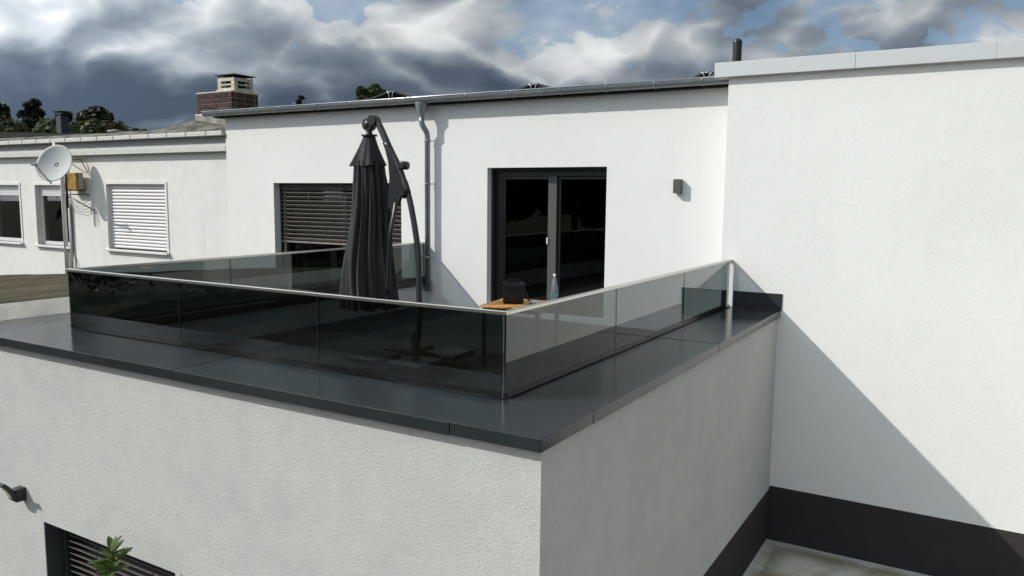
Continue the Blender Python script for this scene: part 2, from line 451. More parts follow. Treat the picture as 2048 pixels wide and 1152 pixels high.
def room(parent, x0, x1, y0, y1, z0, z1):
    m = MB()
    m.quad((x0, y1, z0), (x1, y1, z0), (x1, y1, z1), (x0, y1, z1))
    m.quad((x0, y0, z0), (x0, y1, z0), (x0, y1, z1), (x0, y0, z1)); m.quad((x1, y0, z0), (x1, y1, z0), (x1, y1, z1), (x1, y0, z1))
    m.quad((x0, y0, z0), (x1, y0, z0), (x1, y1, z0), (x0, y1, z0)); m.quad((x0, y0, z1), (x1, y0, z1), (x1, y1, z1), (x0, y1, z1))
    return m.build('room', 'room', parent)

# key planes (metres)
YF, YB, YW = 4.66, 12.352, 11.879      # front wall, main house wall, tall building wall
XS = -2.53                             # right side of the terrace block
ZC = 3.51                              # coping top
GX0, GX1, GY0 = -9.348, -3.245, 5.344  # glass planes
ZR = 4.236                             # handrail top
ZFL = 3.02                             # terrace boards

# ------------------------------------------------------------------ ground
g = MB(); N = 24; ext = 400
for i in range(N):
    for j in range(N):
        xs = [-ext+2*ext*k/N for k in (i, i+1)]; ys = [-ext+2*ext*k/N for k in (j, j+1)]
        g.quad((xs[0], ys[0], -.02), (xs[1], ys[0], -.02), (xs[1], ys[1], -.02), (xs[0], ys[1], -.02))
structure(g.build('ground', 'grass'))
structure(MB().quad((XS-.02, -14, 0), (5, -14, 0), (5, YW+.02, 0), (XS-.02, YW+.02, 0)).build('yard', 'yard'))

# ------------------------------------------------------------------ terrace block
ext_b = thing('terrace_building', 'coarse plastered flat building with dark coping and a roof terrace on top', 'building')
LW = (-8.92, -6.6, .35, 1.437, .34)
m = wall_y(-10.64, XS, 0, 3.405, YF, [LW], .34)
m.quad((XS, YF, .8), (XS, YW, .8), (XS, YW, 3.405), (XS, YF, 3.405))
m.quad((-10.64, YB, .0), (-10.64, YF, .0), (-10.64, YF, 3.405), (-10.64, YB, 3.405))
zt, zi = 3.405, 2.95
xi0, xi1, yi0 = -9.27, -3.33, 5.43
m.quad((-10.64, YF, zt), (XS, YF, zt), (XS, yi0, zt), (-10.64, yi0, zt))
m.quad((xi1, yi0, zt), (XS, yi0, zt), (XS, YW, zt), (xi1, YW, zt))
m.quad((-10.64, yi0, zt), (xi0, yi0, zt), (xi0, YB, zt), (-10.64, YB, zt))
m.quad((xi0, yi0, zi), (xi1, yi0, zi), (xi1, yi0, zt), (xi0, yi0, zt))
m.quad((xi1, yi0, zi), (xi1, YW, zi), (xi1, YW, zt), (xi1, yi0, zt))
m.quad((xi0, yi0, zi), (xi0, YB, zi), (xi0, YB, zt), (xi0, yi0, zt))
m.build('wall', 'coarse', ext_b)
pl = MB().quad((XS-.004, YF, 0), (XS-.004, YW, 0), (XS-.004, YW, .8), (XS-.004, YF, .8))
pl.build('plinth', 'plinth', ext_b)
fl = MB().quad((xi0, yi0, zi), (xi1, yi0, zi), (xi1, YB, zi), (xi0, YB, zi)).build('terrace_floor', 'flash', ext_b)
pk = MB().box(xi0+.02, xi1-.02, 0, .138, ZFL-.025, ZFL).build('plank', 'deck', fl, .004)
k = 0; y = yi0+.03
while y < YW-.15:
    if k == 0: pk.location.y = y
    else: copy(pk, fl, (0, y, 0))
    k += 1; y += .145
# coping panels, butted with open joints
def coping(x0, x1, y0, y1, dz=0):
    B('coping_panel', 'coping', ext_b, x0, x1, y0, y1, 3.41+dz, ZC+dz, bevel=.004)
g_ = .0025
ys0, ys1 = 4.58, 5.47
for a, b, dz in ((-10.62, -9.37, 0), (-9.37, -6.42, .001), (-6.42, -3.25, -.001)):
    coping(a+g_, b-g_, ys0, ys1, dz)
coping(-3.25+g_, -2.49, ys0, 5.42-g_, .004)
coping(-3.37, -2.49, 5.42+g_, 8.76-g_, -.002); coping(-3.37, -2.49, 8.76+g_, YW-.015, .002)
coping(-10.62, -9.22, ys1+2*g_, 8.7-g_, .0); coping(-10.62, -9.22, 8.7+g_, YB-.004, .002)
B('flashing', 'flash', ext_b, -3.37, -2.478, YW-.013, YW-.002, ZC+.002, 3.757)
# window under the front wall: blind and dark left reveal
wb = B('window_frame', 'anthracite', ext_b, -8.9, -6.62, YF+.30, YF+.335, .37, 1.42)
B('reveal_sheet', 'reveal_grey', ext_b, -8.917, -8.909, YF+.006, YF+.335, .40, 1.43)  # thin dark grey sheet laid over the left reveal
bl = B('blind', 'black_metal', ext_b, -8.89, -6.63, YF+.16, YF+.25, 1.36, 1.432)
smx = Matrix.Rotation(R(-28), 4, 'X')
sl = MB().box(-8.74, -6.66, -.04, .04, -.0015, .0015, mat=smx)
s0 = sl.build('slat', 'slat', bl); s0.location = (0, YF+.2, 1.32)
for i in range(1, 13): copy(s0, bl, (0, YF+.2, 1.32-.072*i))
for xx in (-8.2, -7.2):
    MB().tube([(xx, YF+.16, 1.4), (xx, YF+.16, .45)], .004, 6).build('cord', 'black_plastic', bl)
B('guide_rail', 'black_metal', ext_b, -8.80, -8.765, YF+.15, YF+.25, .37, 1.36)

# ------------------------------------------------------------------ glass balustrade
bal = thing('glass_balustrade', 'smoked glass terrace balustrade with slim metal handrail round three sides', 'balustrade')
T = .0085
z0g, z1g = ZC+.012, ZR-.022
def pane_x(xa, xb, y): B('glass_pane', 'smoke_glass', bal, xa, xb, y-T, y+T, z0g, z1g)
def pane_y(ya, yb, x): B('glass_pane', 'smoke_glass', bal, x-T, x+T, ya, yb, z0g, z1g)
jx = [GX0+.02, -7.297, -5.289, GX1-.02]
for a, b in zip(jx, jx[1:]): pane_x(a+.004, b-.004, GY0)
jy = [GY0-.005, 7.559, 9.719, YW-.10]
for a, b in zip(jy, jy[1:]): pane_y(a+.004, b-.004, GX1)
jl = [GY0-.005, 7.704, 10.055, YB-.05]
for a, b in zip(jl, jl[1:]): pane_y(a+.004, b-.004, GX0)
for x in jx[1:-1]: B('joint_seal', 'black_plastic', bal, x-.0035, x+.0035, GY0-T-.001, GY0+T+.001, z0g, z1g)
for yy in jy[1:-1]: B('joint_seal', 'black_plastic', bal, GX1-T-.001, GX1+T+.001, yy-.0035, yy+.0035, z0g, z1g)
for yy in jl[1:-1]: B('joint_seal', 'black_plastic', bal, GX0-T-.001, GX0+T+.001, yy-.0035, yy+.0035, z0g, z1g)
hw = .022
B('handrail', 'steel', bal, GX0-hw, GX1+hw, GY0-hw, GY0+hw, ZR-.03, ZR, bevel=.003)
B('handrail', 'steel', bal, GX1-hw, GX1+hw, GY0+hw+.001, YW-.012, ZR-.03, ZR, bevel=.003)
B('handrail', 'steel', bal, GX0-hw, GX0+hw, GY0+hw+.001, YB-.004, ZR-.03, ZR, bevel=.003)
for a in ((GX0-.02, GX1+.02, GY0+.011, GY0+.04), (GX1-.04, GX1-.011, GY0+.042, YW-.016), (GX0+.011, GX0+.04, GY0+.042, YB-.005)):
    B('base_channel', 'black_plastic', bal, *a, ZC+.004, ZC+.055)
B('wall_profile', 'pvc', bal, GX1-.03, GX1+.055, YW-.055, YW-.014, ZC+.005, ZR-.032)
B('wall_profile', 'steel', bal, GX0-.02, GX0+.02, YB-.045, YB-.004, ZC+.005, ZR-.032)
B('corner_glint', 'steel', bal, GX1-.017, GX1-.012, GY0-.008, GY0+.004, z0g, z0g+.1)  # steel slivers stand in for bright glints on the glass corner
B('corner_glint', 'steel', bal, GX1-.017, GX1-.012, GY0-.008, GY0+.004, z1g-.06, z1g-.01)

# ------------------------------------------------------------------ tall building on the right
tall = thing('tall_building', 'tall white plastered building with pale metal roof edge and dark plinth', 'building')
TX0, TX1, TZ = -3.396, 9.0, 6.94
m = MB()
m.quad((TX0, YW, .845), (TX1, YW, .845), (TX1, YW, TZ), (TX0, YW, TZ))
m.quad((TX0, YB+6, .845), (TX0, YW, .845), (TX0, YW, TZ), (TX0, YB+6, TZ))
m.quad((TX1, YW, 0), (TX1, YB+6, 0), (TX1, YB+6, TZ), (TX1, YW, TZ))
m.build('wall', 'white', tall)
MB().quad((TX0, YW+.004, 0), (TX1, YW+.004, 0), (TX1, YW+.004, .845), (TX0, YW+.004, .845)).build('plinth', 'plinth', tall)
def roof_cap(x0, x1):
    B('roof_cap', 'cap', tall, x0, x1, YW-.095, YW+.35, 6.905, 7.117, bevel=.004)
roof_cap(-3.585, -1.66); roof_cap(-1.657, -.022); roof_cap(-.019, 2.9); roof_cap(2.903, 9.05)
B('roof', 'dark_roof', tall, TX0+.02, TX1, YW+.36, YB+6, 6.85, 6.95)
vp = MB().tube([(-3.60, 13.0, 6.9), (-3.60, 13.0, 7.60)], .072, 18, caps=False)
vp.lathe([(.085, 6.95), (.085, 7.02), (.074, 7.06)], 18, (-3.60, 13, 0))
vp.lathe([(.078*math.cos(a), 7.60+.078*math.sin(a)) for a in [R(x) for x in range(0, 91, 10)]], 18, (-3.60, 13, 0))
vp.build('vent_pipe', 'black_plastic', tall)

# ------------------------------------------------------------------ main house
house = thing('main_house', 'white plastered house with zinc gutter, dark sliding door and blind window', 'building')
DR = (-7.915, -5.53, ZFL+.02, 5.647, .145)
WN = (-13.495, -9.93, 3.45, 5.368, .32)
m = wall_y(-15.0, TX0, 0, 6.83, YB, [DR, WN], .2)
m.quad((-15.0, YB+6, 6.0), (-15.0, YB, 6.0), (-15.0, YB, 6.83), (-15.0, YB+6, 6.83))
m.build('wall', 'white', house)
room(house, -8.3, -5.1, YB+.34, YB+4.2, ZFL, 5.75); room(house, -13.6, -9.8, YB+.44, YB+3.5, 3.3, 5.5)
# flat roof sheet behind the gutter
rf = MB(); rf.box(-15.25, TX0, YB-.13, YB+6, 6.832, 6.90).build('roof', 'dark_roof', house)
# half-round zinc gutter
GY, GZ, GR = YB-.225, 6.955, .083
gt = MB(); seg = 14; gx = (-15.42, -3.45)
prof = [(GY+GR*math.cos(math.pi+math.pi*k/seg), GZ+GR*1.25*math.sin(math.pi+math.pi*k/seg)) for k in range(seg+1)]
inn = [(GY+(GR-.004)*math.cos(math.pi+math.pi*k/seg), GZ+(GR-.004)*1.25*math.sin(math.pi+math.pi*k/seg)) for k in range(seg+1)]
for pr in (prof, inn):
    b0 = len(gt.v)
    for x in gx:
        for (yy, zz) in pr: gt.v.append((x, yy, zz))
    for k in range(seg):
        gt.smooth.add(len(gt.f)); gt.f.append((b0+k, b0+k+1, b0+seg+2+k, b0+seg+1+k))
for x in gx:
    b0 = len(gt.v); gt.v += [(x, yy, zz) for yy, zz in prof]; gt.f.append(tuple(range(b0, b0+seg+1)))
gto = gt.build('gutter', 'zinc', house)
MB().tube([(gx[0]-.002, GY-GR, GZ+.004), (gx[1]+.002, GY-GR, GZ+.004)], .011, 8).build('gutter_bead', 'zinc_lip', gto)
br = MB()
arc = [(0, GY+(GR+.005)*math.cos(math.pi+math.pi*k/10), GZ+(GR+.005)*1.25*math.sin(math.pi+math.pi*k/10)) for k in range(11)]
br.tube(arc+[(0, GY+GR+.06, GZ+.01)], .011, 6, flat=.45)
b0_ = br.build('bracket', 'zinc', gto)
bx = [-14.75, -13.75, -12.95, -11.9, -10.95, -9.98, -8.2, -7.25, -6.3, -5.45, -4.62, -3.85]
for i, x in enumerate(bx):
    if i == 0: b0_.location.x = x
    else: copy(b0_, gto, (x, 0, 0))
# downpipe
DX, DY = -9.19, YB-.125
dp = MB()
dp.tube([(DX-.06, GY, 6.60), (DX-.06, GY, 6.50), (DX-.035, GY+.01, 6.43), (DX+.0, DY-.02, 6.32), (DX, DY, 6.24), (DX, DY, 3.3)], .053, 16)
dpo = dp.build('downpipe', 'zinc', house)
hp = MB().lathe([(.055, 6.60), (.062, 6.66), (.115, 6.80), (.118, 6.87)], 18, (DX-.06, GY, 0))
hp.build('hopper', 'zinc', dpo)
for z in (6.16, 5.35, 3.95):
    cl = MB().lathe([(.058, z-.018), (.060, z-.015), (.060, z+.015), (.058, z+.018)], 16, (DX, DY, 0))
    cl.tube([(DX+.05, DY, z), (DX+.085, DY+.01, z), (DX+.085, YB-.003, z)], .009, 6)
    cl.build('clamp', 'zinc', dpo)
# sliding door
D0 = YB+.235
dr = B('patio_door', 'anthracite', house, DR[0]+.002, DR[0]+.045, YB+.146, D0+.10, ZFL+.03, 5.645)     # left guide and jamb
def dpart(name, mat, *a, bevel=.003): return B(name, mat, dr, *a, bevel=bevel)
xa, xb = DR[0]+.047, DR[1]-.002
dpart('frame', 'anthracite', xa, xb, YB+.146, D0+.10, 5.60, 5.644)                    # head lining
dpart('frame', 'anthracite', xb-.03, xb, YB+.146, D0+.10, ZFL+.03, 5.598)
dpart('frame', 'anthracite', xa, xb-.032, D0, D0+.10, ZFL+.03, ZFL+.07)
dpart('frame', 'anthracite', xa, xa+.14, D0+.0, D0+.099, ZFL+.072, 5.598)             # fixed outer frame
dpart('frame', 'anthracite', xa+.142, xb-.032, D0+.0, D0+.099, 5.50, 5.598)
xm = -6.62
for (x0, x1, yy, lw, rw) in ((xa+.145, xm+.02, D0+.004, .055, .17), (xm+.03, xb-.035, D0+.048, .05, .02)):
    dpart('sash', 'anthracite', x0, x0+lw, yy, yy+.042, ZFL+.075, 5.498)
    dpart('sash', 'sunlit_anth_taupe' if rw > .1 else 'anthracite', x1-rw, x1, yy, yy+.042, ZFL+.075, 5.498)  # middle stile gets its sunlight as a paler colour
    dpart('sash', 'anthracite', x0+lw+.002, x1-rw-.002, yy, yy+.042, 5.44, 5.496)
    dpart('sash', 'anthracite', x0+lw+.002, x1-rw-.002, yy, yy+.042, ZFL+.077, ZFL+.17)
    B('pane', 'window_glass', dr, x0+lw+.001, x1-rw-.001, yy+.018, yy+.026, ZFL+.17, 5.44)
dpart('handle', 'pvc', xm-.165, xm-.137, D0-.02, D0+.003, 4.28, 4.40)
# window with external blind
wf = B('window', 'anthracite', house, WN[0]+.002, WN[1]-.002, YB+.34, YB+.42, 5.28, 5.366)
for a in ((WN[0]+.002, WN[0]+.09, 3.47, 5.279), (WN[1]-.09, WN[1]-.002, 3.47, 5.279), (-11.80, -11.68, 3.53, 5.279)):
    B('frame', 'anthracite', wf, a[0], a[1], YB+.342, YB+.42, a[2], a[3])
B('pane', 'window_glass', wf, WN[0]+.09, -11.80, YB+.37, YB+.378, 3.53, 5.28); B('pane', 'window_glass', wf, -11.68, WN[1]-.09, YB+.37, YB+.378, 3.53, 5.28)
B('sill', 'flash', wf, WN[0]-.02, WN[1]+.02, YB-.045, YB+.34, 3.452, 3.475)
bb = B('blind', 'black_metal', house, WN[0]+.01, WN[1]-.01, YB+.16, YB+.26, 5.27, 5.366)
smx = Matrix.Rotation(R(-36), 4, 'X')
s0 = MB().box(WN[0]+.05, WN[1]-.04, -.045, .045, -.002, .002, mat=smx).build('slat', 'slat', bb)
n = 12; z = 5.235
for i in range(13):
    if i == 0: s0.location = (0, YB+.2, z)
    else: copy(s0, bb, (0, YB+.2, z))
    z -= .0905
B('bottom_rail', 'slat', bb, WN[0]+.05, WN[1]-.04, YB+.165, YB+.245, z+.012, z+.045)
for xx in (-12.6, -11.55, -10.4): MB().tube([(xx, YB+.155, 5.3), (xx, YB+.155, z+.03)], .004, 6).build('cord', 'black_plastic', bb)
for xx in (WN[0]+.012, WN[1]-.035): B('guide_rail', 'black_metal', bb, xx, xx+.023, YB+.17, YB+.24, 3.48, 5.26)

# box lamp beside the door
lx, lz = -4.262, 5.325
wl = thing('wall_lamp', 'small taupe box wall lamp right of the sliding door', 'lamp')
B('housing', 'sunlit_anth_taupe', wl, lx-.062, lx+.062, YB-.115, YB-.012, lz-.115, lz+.108, bevel=.003)
B('back_plate', 'black_metal', wl, lx-.045, lx+.045, YB-.0118, YB-.001, lz-.09, lz+.085)

# ------------------------------------------------------------------ solar panels on the flat roof
def solar(x0, xm_, x1, zp, label):
    t = thing('solar_panel', label, 'solar panel', 'black panels on the flat roof')
    y0, y1 = 14.1, 15.2
    for (a, b, za, zb) in ((x0, xm_-.05, zp-.30, zp), (xm_+.05, x1, zp, zp-.30)):
        mm = MB()
        p = [(a, y0, za), (b, y0, zb), (b, y1, zb), (a, y1, za)]
        for dz in (0, -.04):
            mm.quad(*[(q[0], q[1], q[2]+dz) for q in p])
        for i in range(4):
            q, r_ = p[i], p[(i+1) % 4]
            mm.quad(q, r_, (r_[0], r_[1], r_[2]-.04), (q[0], q[1], q[2]-.04))
        mm.build('panel', 'solar', t)
    k_ = MB()
    for s in (-1, 1):
        k_.tube([(xm_+s*.11, y0-.02, zp-.01), (xm_+s*.05, y0-.02, zp-.07), (xm_+s*.05, y0-.02, 6.901)], .008, 6)
    k_.tube([(xm_-.07, y0-.02, zp-.03), (xm_+.07, y0-.02, zp-.03)], .007, 6)
    k_.build('bracket', 'alu', t)
    for xx, zz in ((x0+.05, zp-.36), (x1-.05, zp-.36)):
        if zz > 6.93: B('foot', 'alu', t, xx-.03, xx+.03, y0+.1, y0+.2, 6.901, zz)
    return t
solar(-12.95, -11.6, -10.5, 7.45, 'tented pair of black solar panels just left of the downpipe')
solar(-8.95, -7.95, -7.1, 7.39, 'tented pair of black solar panels above the sliding door')
solar(-5.1, -4.42, -3.75, 7.38, 'tented pair of black solar panels at the pale roof edge')

# ------------------------------------------------------------------ neighbouring house
nb = thing('neighbour_house', 'older white house with painted eaves, white shutter and brick chimney', 'building')
YN = YB+.16
SH = (-19.90, -17.47, 3.645, 5.338, .13)
NW1 = (-23.30, -21.63, 3.62, 5.305, .18); NW2 = (-25.88, -24.15, 3.64, 5.305, .18)
m = wall_y(-29, -15.0, 0, 6.2, YN+.001, [SH, NW1, NW2], .15)
m.build('wall', 'white_old', nb)
for a in ((NW1[0]-.3, NW1[1]+.3), (NW2[0]-.3, NW2[1]+.3)): room(nb, a[0], a[1], YN+.32, YN+2.6, 3.4, 5.5)
# raised plaster band round the openings
for o in (SH, NW1, NW2):
    mm = MB(); w = .07
    mm.box(o[0]-w, o[0], YN-.018, YN, o[2], o[3]+w); mm.box(o[1], o[1]+w, YN-.018, YN, o[2], o[3]+w); mm.box(o[0]+.0005, o[1]-.0005, YN-.018, YN, o[3], o[3]+w)
    mm.build('window_surround', 'white_old', nb)
    B('sill', 'pvc', nb, o[0]-.08, o[1]+.08, YN-.10, YN+.12, o[2]-.06, o[2]+.0, bevel=.006)
# roller shutter with single slats
rs = B('roller_shutter', 'shutter', nb, SH[0]+.003, SH[1]-.003, YN+.09, YN+.12, SH[3]-.05, SH[3]-.002)
prof_ = MB(); nsl = 19; hh = (SH[3]-.05-SH[2]-.01)/nsl
pts = [(YN+.105, 0.004), (YN+.082, hh*.12), (YN+.076, hh*.45), (YN+.082, hh*.8), (YN+.105, hh*.97)]
for x in (SH[0]+.05, SH[1]-.02):
    prof_.v += [(x, a, b) for a, b in pts]
for k in range(4): prof_.smooth.add(len(prof_.f)); prof_.f.append((k, k+5, k+6, k+1))
s0 = prof_.build('slat', 'shutter', rs)
for i in range(nsl):
    if i == 0: s0.location.z = SH[2]+.012
    else: copy(s0, rs, (0, 0, SH[2]+.012+i*hh))
B('guide_rail', 'shutter', rs, SH[0]+.004, SH[0]+.05, YN+.08, YN+.118, SH[2]+.002, SH[3]-.052)
# white casement windows with half-raised shutters
for o in (NW1, NW2):
    w = B('window', 'pvc', nb, o[0]+.003, o[1]-.003, YN+.12, YN+.2, o[3]-.30, o[3]-.002)
    for k in range(3): B('shutter_slat', 'shutter', w, o[0]+.04, o[1]-.04, YN+.105, YN+.119, o[3]-.30+.065*k, o[3]-.245+.065*k, bevel=.006)
    for a in ((o[0]+.003, o[0]+.11), (o[1]-.11, o[1]-.003)):
        B('frame', 'pvc', w, a[0], a[1], YN+.12, YN+.2, o[2]+.10, o[3]-.301, bevel=.004)
    B('frame', 'pvc', w, o[0]+.003, o[1]-.003, YN+.12, YN+.2, o[2]+.003, o[2]+.099)
    B('pane', 'window_glass', w, o[0]+.11, o[1]-.11, YN+.155, YN+.165, o[2]+.1, o[3]-.3)
# eaves: lower board, grey band, box gutter
B('eaves_board', 'pvc_old', nb, -29, -20.6, YN-.16, YN, 6.09, 6.215, bevel=.005); B('eaves_board', 'pvc_old', nb, -20.595, -15.02, YN-.16, YN, 6.09, 6.215, bevel=.005)
B('eaves_ledge', 'pvc_old', nb, -29, -15.03, YN-.13, YN, 6.219, 6.26)
B('grey_fascia', 'grey_band', nb, -29, -15.025, YN-.09, YN, 6.262, 6.47)
ng = B('gutter', 'pvc_old', nb, -29, -15.04, YN-.24, YN-.10, 6.44, 6.545, bevel=.012)
c0 = B('gutter_clip', 'grey_band', ng, -.012, .012, YN-.247, YN-.10, 6.436, 6.552)
for i in range(19):
    x = -15.6-.71*i
    if i == 0: c0.location.x = x
    else: copy(c0, ng, (x, 0, 0))
# mossy roof sheet, rising to the chimney
rm = MB(); nx, ny = 60, 8; random.seed(4)
def rz(x, y):
    t = (y-(YN-.14))/4.2
    e = min(1, max(0, (y-(YN-.14))/.75)); e = e*e*(3-2*e)
    z = 6.548+.19*e+.03*t+.24*math.exp(-((x+17.3)/.8)**2)*min(1, max(0, (y-12.75)/.7))
    z += .03*mnoise.noise(Vector((x*1.3, y*1.3, 2)))*min(1, t*6)+.02*mnoise.noise(Vector((x*6, y*6, 5)))*min(1, t*6)
    return z
for i in range(nx+1):
    for j in range(ny+1):
        x = -29+14*i/nx-.001; y = YN-.14+4.2*(j/ny)**1.5
        rm.v.append((min(x, -15.02), y, rz(x, y)))
for i in range(nx):
    for j in range(ny):
        a = i*(ny+1)+j; rm.smooth.add(len(rm.f)); rm.f.append((a, a+ny+1, a+ny+2, a+1))
rm.build('roof', 'felt_moss', nb)
# downpipe of the neighbour
npx = -21.80
MB().tube([(npx-.03, YN-.2, 6.44), (npx-.03, YN-.2, 6.30), (npx-.0, YN-.11, 5.7), (npx, YN-.07, 5.55), (npx, YN-.07, 2.7)], .055, 12).build('downpipe', 'pvc', nb)

# chimney: mortar core, single bricks, cream pot with openings, rusty plate
CX0, CX1, CY0, CY1 = -17.45, -16.13, 13.5, 14.34
ch = B('chimney', 'mortar', nb, CX0+.012, CX1-.012, CY0+.012, CY1-.012, 7.12, 7.62)
base = MB().box(CX0-.05, CX1+.04, CY0-.06, CY1+.05, 6.3, 7.06)
for s in range(14):
    pass
base.build('base', 'cement', ch, .03)
B('ledge', 'pot', ch, CX0-.04, CX1+.03, CY0-.04, CY1+.03, 7.062, 7.118, bevel=.01)
bh = .1225; rows = 4; random.seed(8)
bricks = {}
def brick(L, D, H, x, y, z):
    key = (round(L, 3), round(D, 3), random.randrange(3))
    if key not in bricks:
        o = MB().box(0, L, 0, D, 0, H).build('brick', 'brick_'+'abc'[key[2]], ch, .008); bricks[key] = o.data
    else:
        o = bpy.data.objects.new('brick', bricks[key]); COL.objects.link(o); o.parent = ch
    o.location = (x, y, z)
Lx = (CX1-CX0); nbk = 3.5; bl_ = Lx/nbk
for r_ in range(rows):
    z = 7.122+r_*bh
    off = 0 if r_ % 2 else .5
    xx = CX0; first = True
    while xx < CX1-.02:
        L = bl_*(.5 if (first and off) else 1); first = False
        L = min(L, CX1-xx)
        for yy in (CY0+random.uniform(-.006, .006), CY1-.11): brick(L-.018, .11, bh-.016, xx+.009, yy, z)
        xx += L
    Ly = CY1-CY0-.24
    for k in range(2):
        for xx2 in (CX0+.006, CX1-.116+random.uniform(-.005, .006)):
            brick_l = Ly/2-.016
            key = ('s', random.randrange(3))
            if key not in bricks:
                o = MB().box(0, .11, 0, brick_l, 0, bh-.016).build('brick', 'brick_'+'abc'[key[1]], ch, .008); bricks[key] = o.data
            else:
                o = bpy.data.objects.new('brick', bricks[key]); COL.objects.link(o); o.parent = ch
            o.location = (xx2, CY0+.12+k*Ly/2+.008, z)
ct = MB().box(CX0-.01, CX1+.01, CY0-.01, CY1+.01, 7.613, 7.65); ct.build('mortar_cap', 'pot', ch, .012)
px0, px1, py0, py1 = -16.60, -15.98+.0, 13.62, 14.22
px0, px1 = -16.78, -16.17
pm = MB()
pm.box(px0-.03, px1+.03, py0-.03, py1+.03, 7.651, 7.70)
for zz, hz_ in ((7.70, .035), (7.80, .035), (7.905, .075)): pm.box(px0, px1, py0, py1, zz, zz+hz_)
for (xx, yy) in ((px0, py0), (px1-.12, py0), (px0, py1-.12), (px1-.12, py1-.12)):
    pm.box(xx+.002, xx+.118, yy+.002, yy+.118, 7.735, 7.80); pm.box(xx+.002, xx+.118, yy+.002, yy+.118, 7.835, 7.905)
pm.build('pot', 'pot', ch)
B('flue', 'soot', ch, px0+.14, px1-.14, py0+.14, py1-.14, 7.70, 7.97)
cpm = MB()
cpm.box(px0-.05, px1+.05, py0-.05, py1+.05, 8.045, 8.06)
zz = 8.061; mx_, my_ = (px0+px1)/2, (py0+py1)/2
cpm.v += [(px0-.05, py0-.05, zz), (px1+.05, py0-.05, zz), (px1+.05, py1+.05, zz), (px0-.05, py1+.05, zz), (mx_, my_, zz+.05)]
n_ = len(cpm.v); cpm.f += [(n_-5, n_-4, n_-1), (n_-4, n_-3, n_-1), (n_-3, n_-2, n_-1), (n_-2, n_-5, n_-1)]
for (xx, yy) in ((px0+.03, py0+.03), (px1-.03, py0+.03), (px0+.03, py1-.03), (px1-.03, py1-.03)):
    cpm.tube([(xx, yy, 7.98), (xx, yy, 8.046)], .014, 6)
cpm.build('cap', 'rust_cap', ch)

# low felt roof left of the terrace
YN = YB+.16
gar = thing('low_annexe', 'low annexe with weathered brown felt roof left of the terrace', 'building')
fm = MB(); nx, ny = 40, 20
for i in range(nx+1):
    for j in range(ny+1):
        x = -29+17.98*i/nx; y = 4.8+((YN if x < -15 else YB)-.002-4.8)*j/ny
        z = 3.675-.075*(-11.0-x)+.03*mnoise.noise(Vector((x*.7, y*.7, 9)))+.012*mnoise.noise(Vector((x*3, y*3, 1)))
        fm.v.append((x, y, z if i < nx else 3.676))
for i in range(nx):
    for j in range(ny):
        a = i*(ny+1)+j; fm.smooth.add(len(fm.f)); fm.f.append((a, a+ny+1, a+ny+2, a+1))
fm.build('felt_roof', 'felt', gar)
up_ = MB(); ya, yb = 4.8, YB-.004
up_.v += [(-10.625, ya, 3.512), (-10.97, ya, 3.672), (-11.05, ya, 3.672), (-11.05, ya, 3.2), (-10.625, ya, 3.2)]
up_.v += [(x, yb, z) for x, _, z in up_.v[:5]]
up_.f += [(0, 1, 6, 5), (1, 2, 7, 6), (2, 3, 8, 7), (4, 0, 5, 9), (0, 4, 3, 2, 1), (5, 6, 7, 8, 9)]
up_.build('cement_fillet', 'upstand', gar)
B('wall', 'white_old', gar, -28.9, -11.06, 4.82, 5.0, 0, 2.2)

# ------------------------------------------------------------------ satellite dish and box on the neighbour's wall
dsh = thing('satellite_dish', 'pale grey satellite dish on a wall bracket above the small window', 'satellite dish')
dc = Vector((-21.094, 11.884, 5.85))
ax = Vector((.38, -.85, .36)).normalized()     # facing direction
q = ax.to_track_quat('Z', 'Y').to_matrix().to_4x4(); q.translation = dc
RD = .50
pf = [(RD*k/10, .13*(k/10)**2-.065) for k in range(11)]
mm = MB(); seg = 40
for shell, off in ((pf, 0), ([(r, z-.012) for r, z in pf], 1)):
    b0 = len(mm.v); mm.v.append(tuple(q @ Vector((0, 0, shell[0][1]))))
    for r, z in shell[1:]:
        for j in range(seg):
            t = 2*math.pi*j/seg; mm.v.append(tuple(q @ Vector((r*math.cos(t)*1.0, r*math.sin(t)*1.04, z))))
    for j in range(seg): mm.smooth.add(len(mm.f)); mm.f.append((b0, b0+1+j, b0+1+(j+1) % seg))
    for k in range(9):
        for j in range(seg):
            mm.smooth.add(len(mm.f)); a = b0+1+k*seg; mm.f.append((a+j, a+(j+1) % seg, a+seg+(j+1) % seg, a+seg+j))
a1 = 1+9*seg; a2 = (1+10*seg)+1+9*seg
for j in range(seg): mm.f.append((a1+j, a1+(j+1) % seg, a2+(j+1) % seg, a2+j))
mm.build('reflector', 'dish', dsh)
low = dc+Vector((-.02, .03, -.52)); lnb = dc+Vector((-.10, -.62, -.10))
low = q @ Vector((0, -.56, -.03)); 
up_in = (Vector((0, 0, 1))-ax*ax.z).normalized()
low = dc-up_in*.55+ax*.0; lnb = dc+ax*.66-up_in*.30+Vector((-.06, 0, 0))
MB().tube([low, low+(lnb-low)*.5, lnb], .022, 8).build('arm', 'alu', dsh)
d_ = (dc-lnb).normalized()
lm = MB().tube([lnb-d_*.10, lnb-d_*.02, lnb, lnb+d_*.03, lnb+d_*.06], [.030, .034, .022, .048, .048], 12); lm.build('lnb', 'device', dsh)
MB().tube([lnb-Vector((0, 0, .03)), lnb+Vector((.03, .02, -.16)), lnb+(low-lnb)*.3+Vector((0, 0, -.08))], .005, 5).build('cable', 'cable', dsh)
mx0, my0 = -21.02, 12.10
mst = MB().tube([(mx0, my0, 4.70), (mx0, my0, 5.95)], .03, 10)
mst.tube([(mx0, my0, 5.80), dc-ax*.14], .03, 8)
mst.build('mast', 'black_metal', dsh)
bm_ = MB()
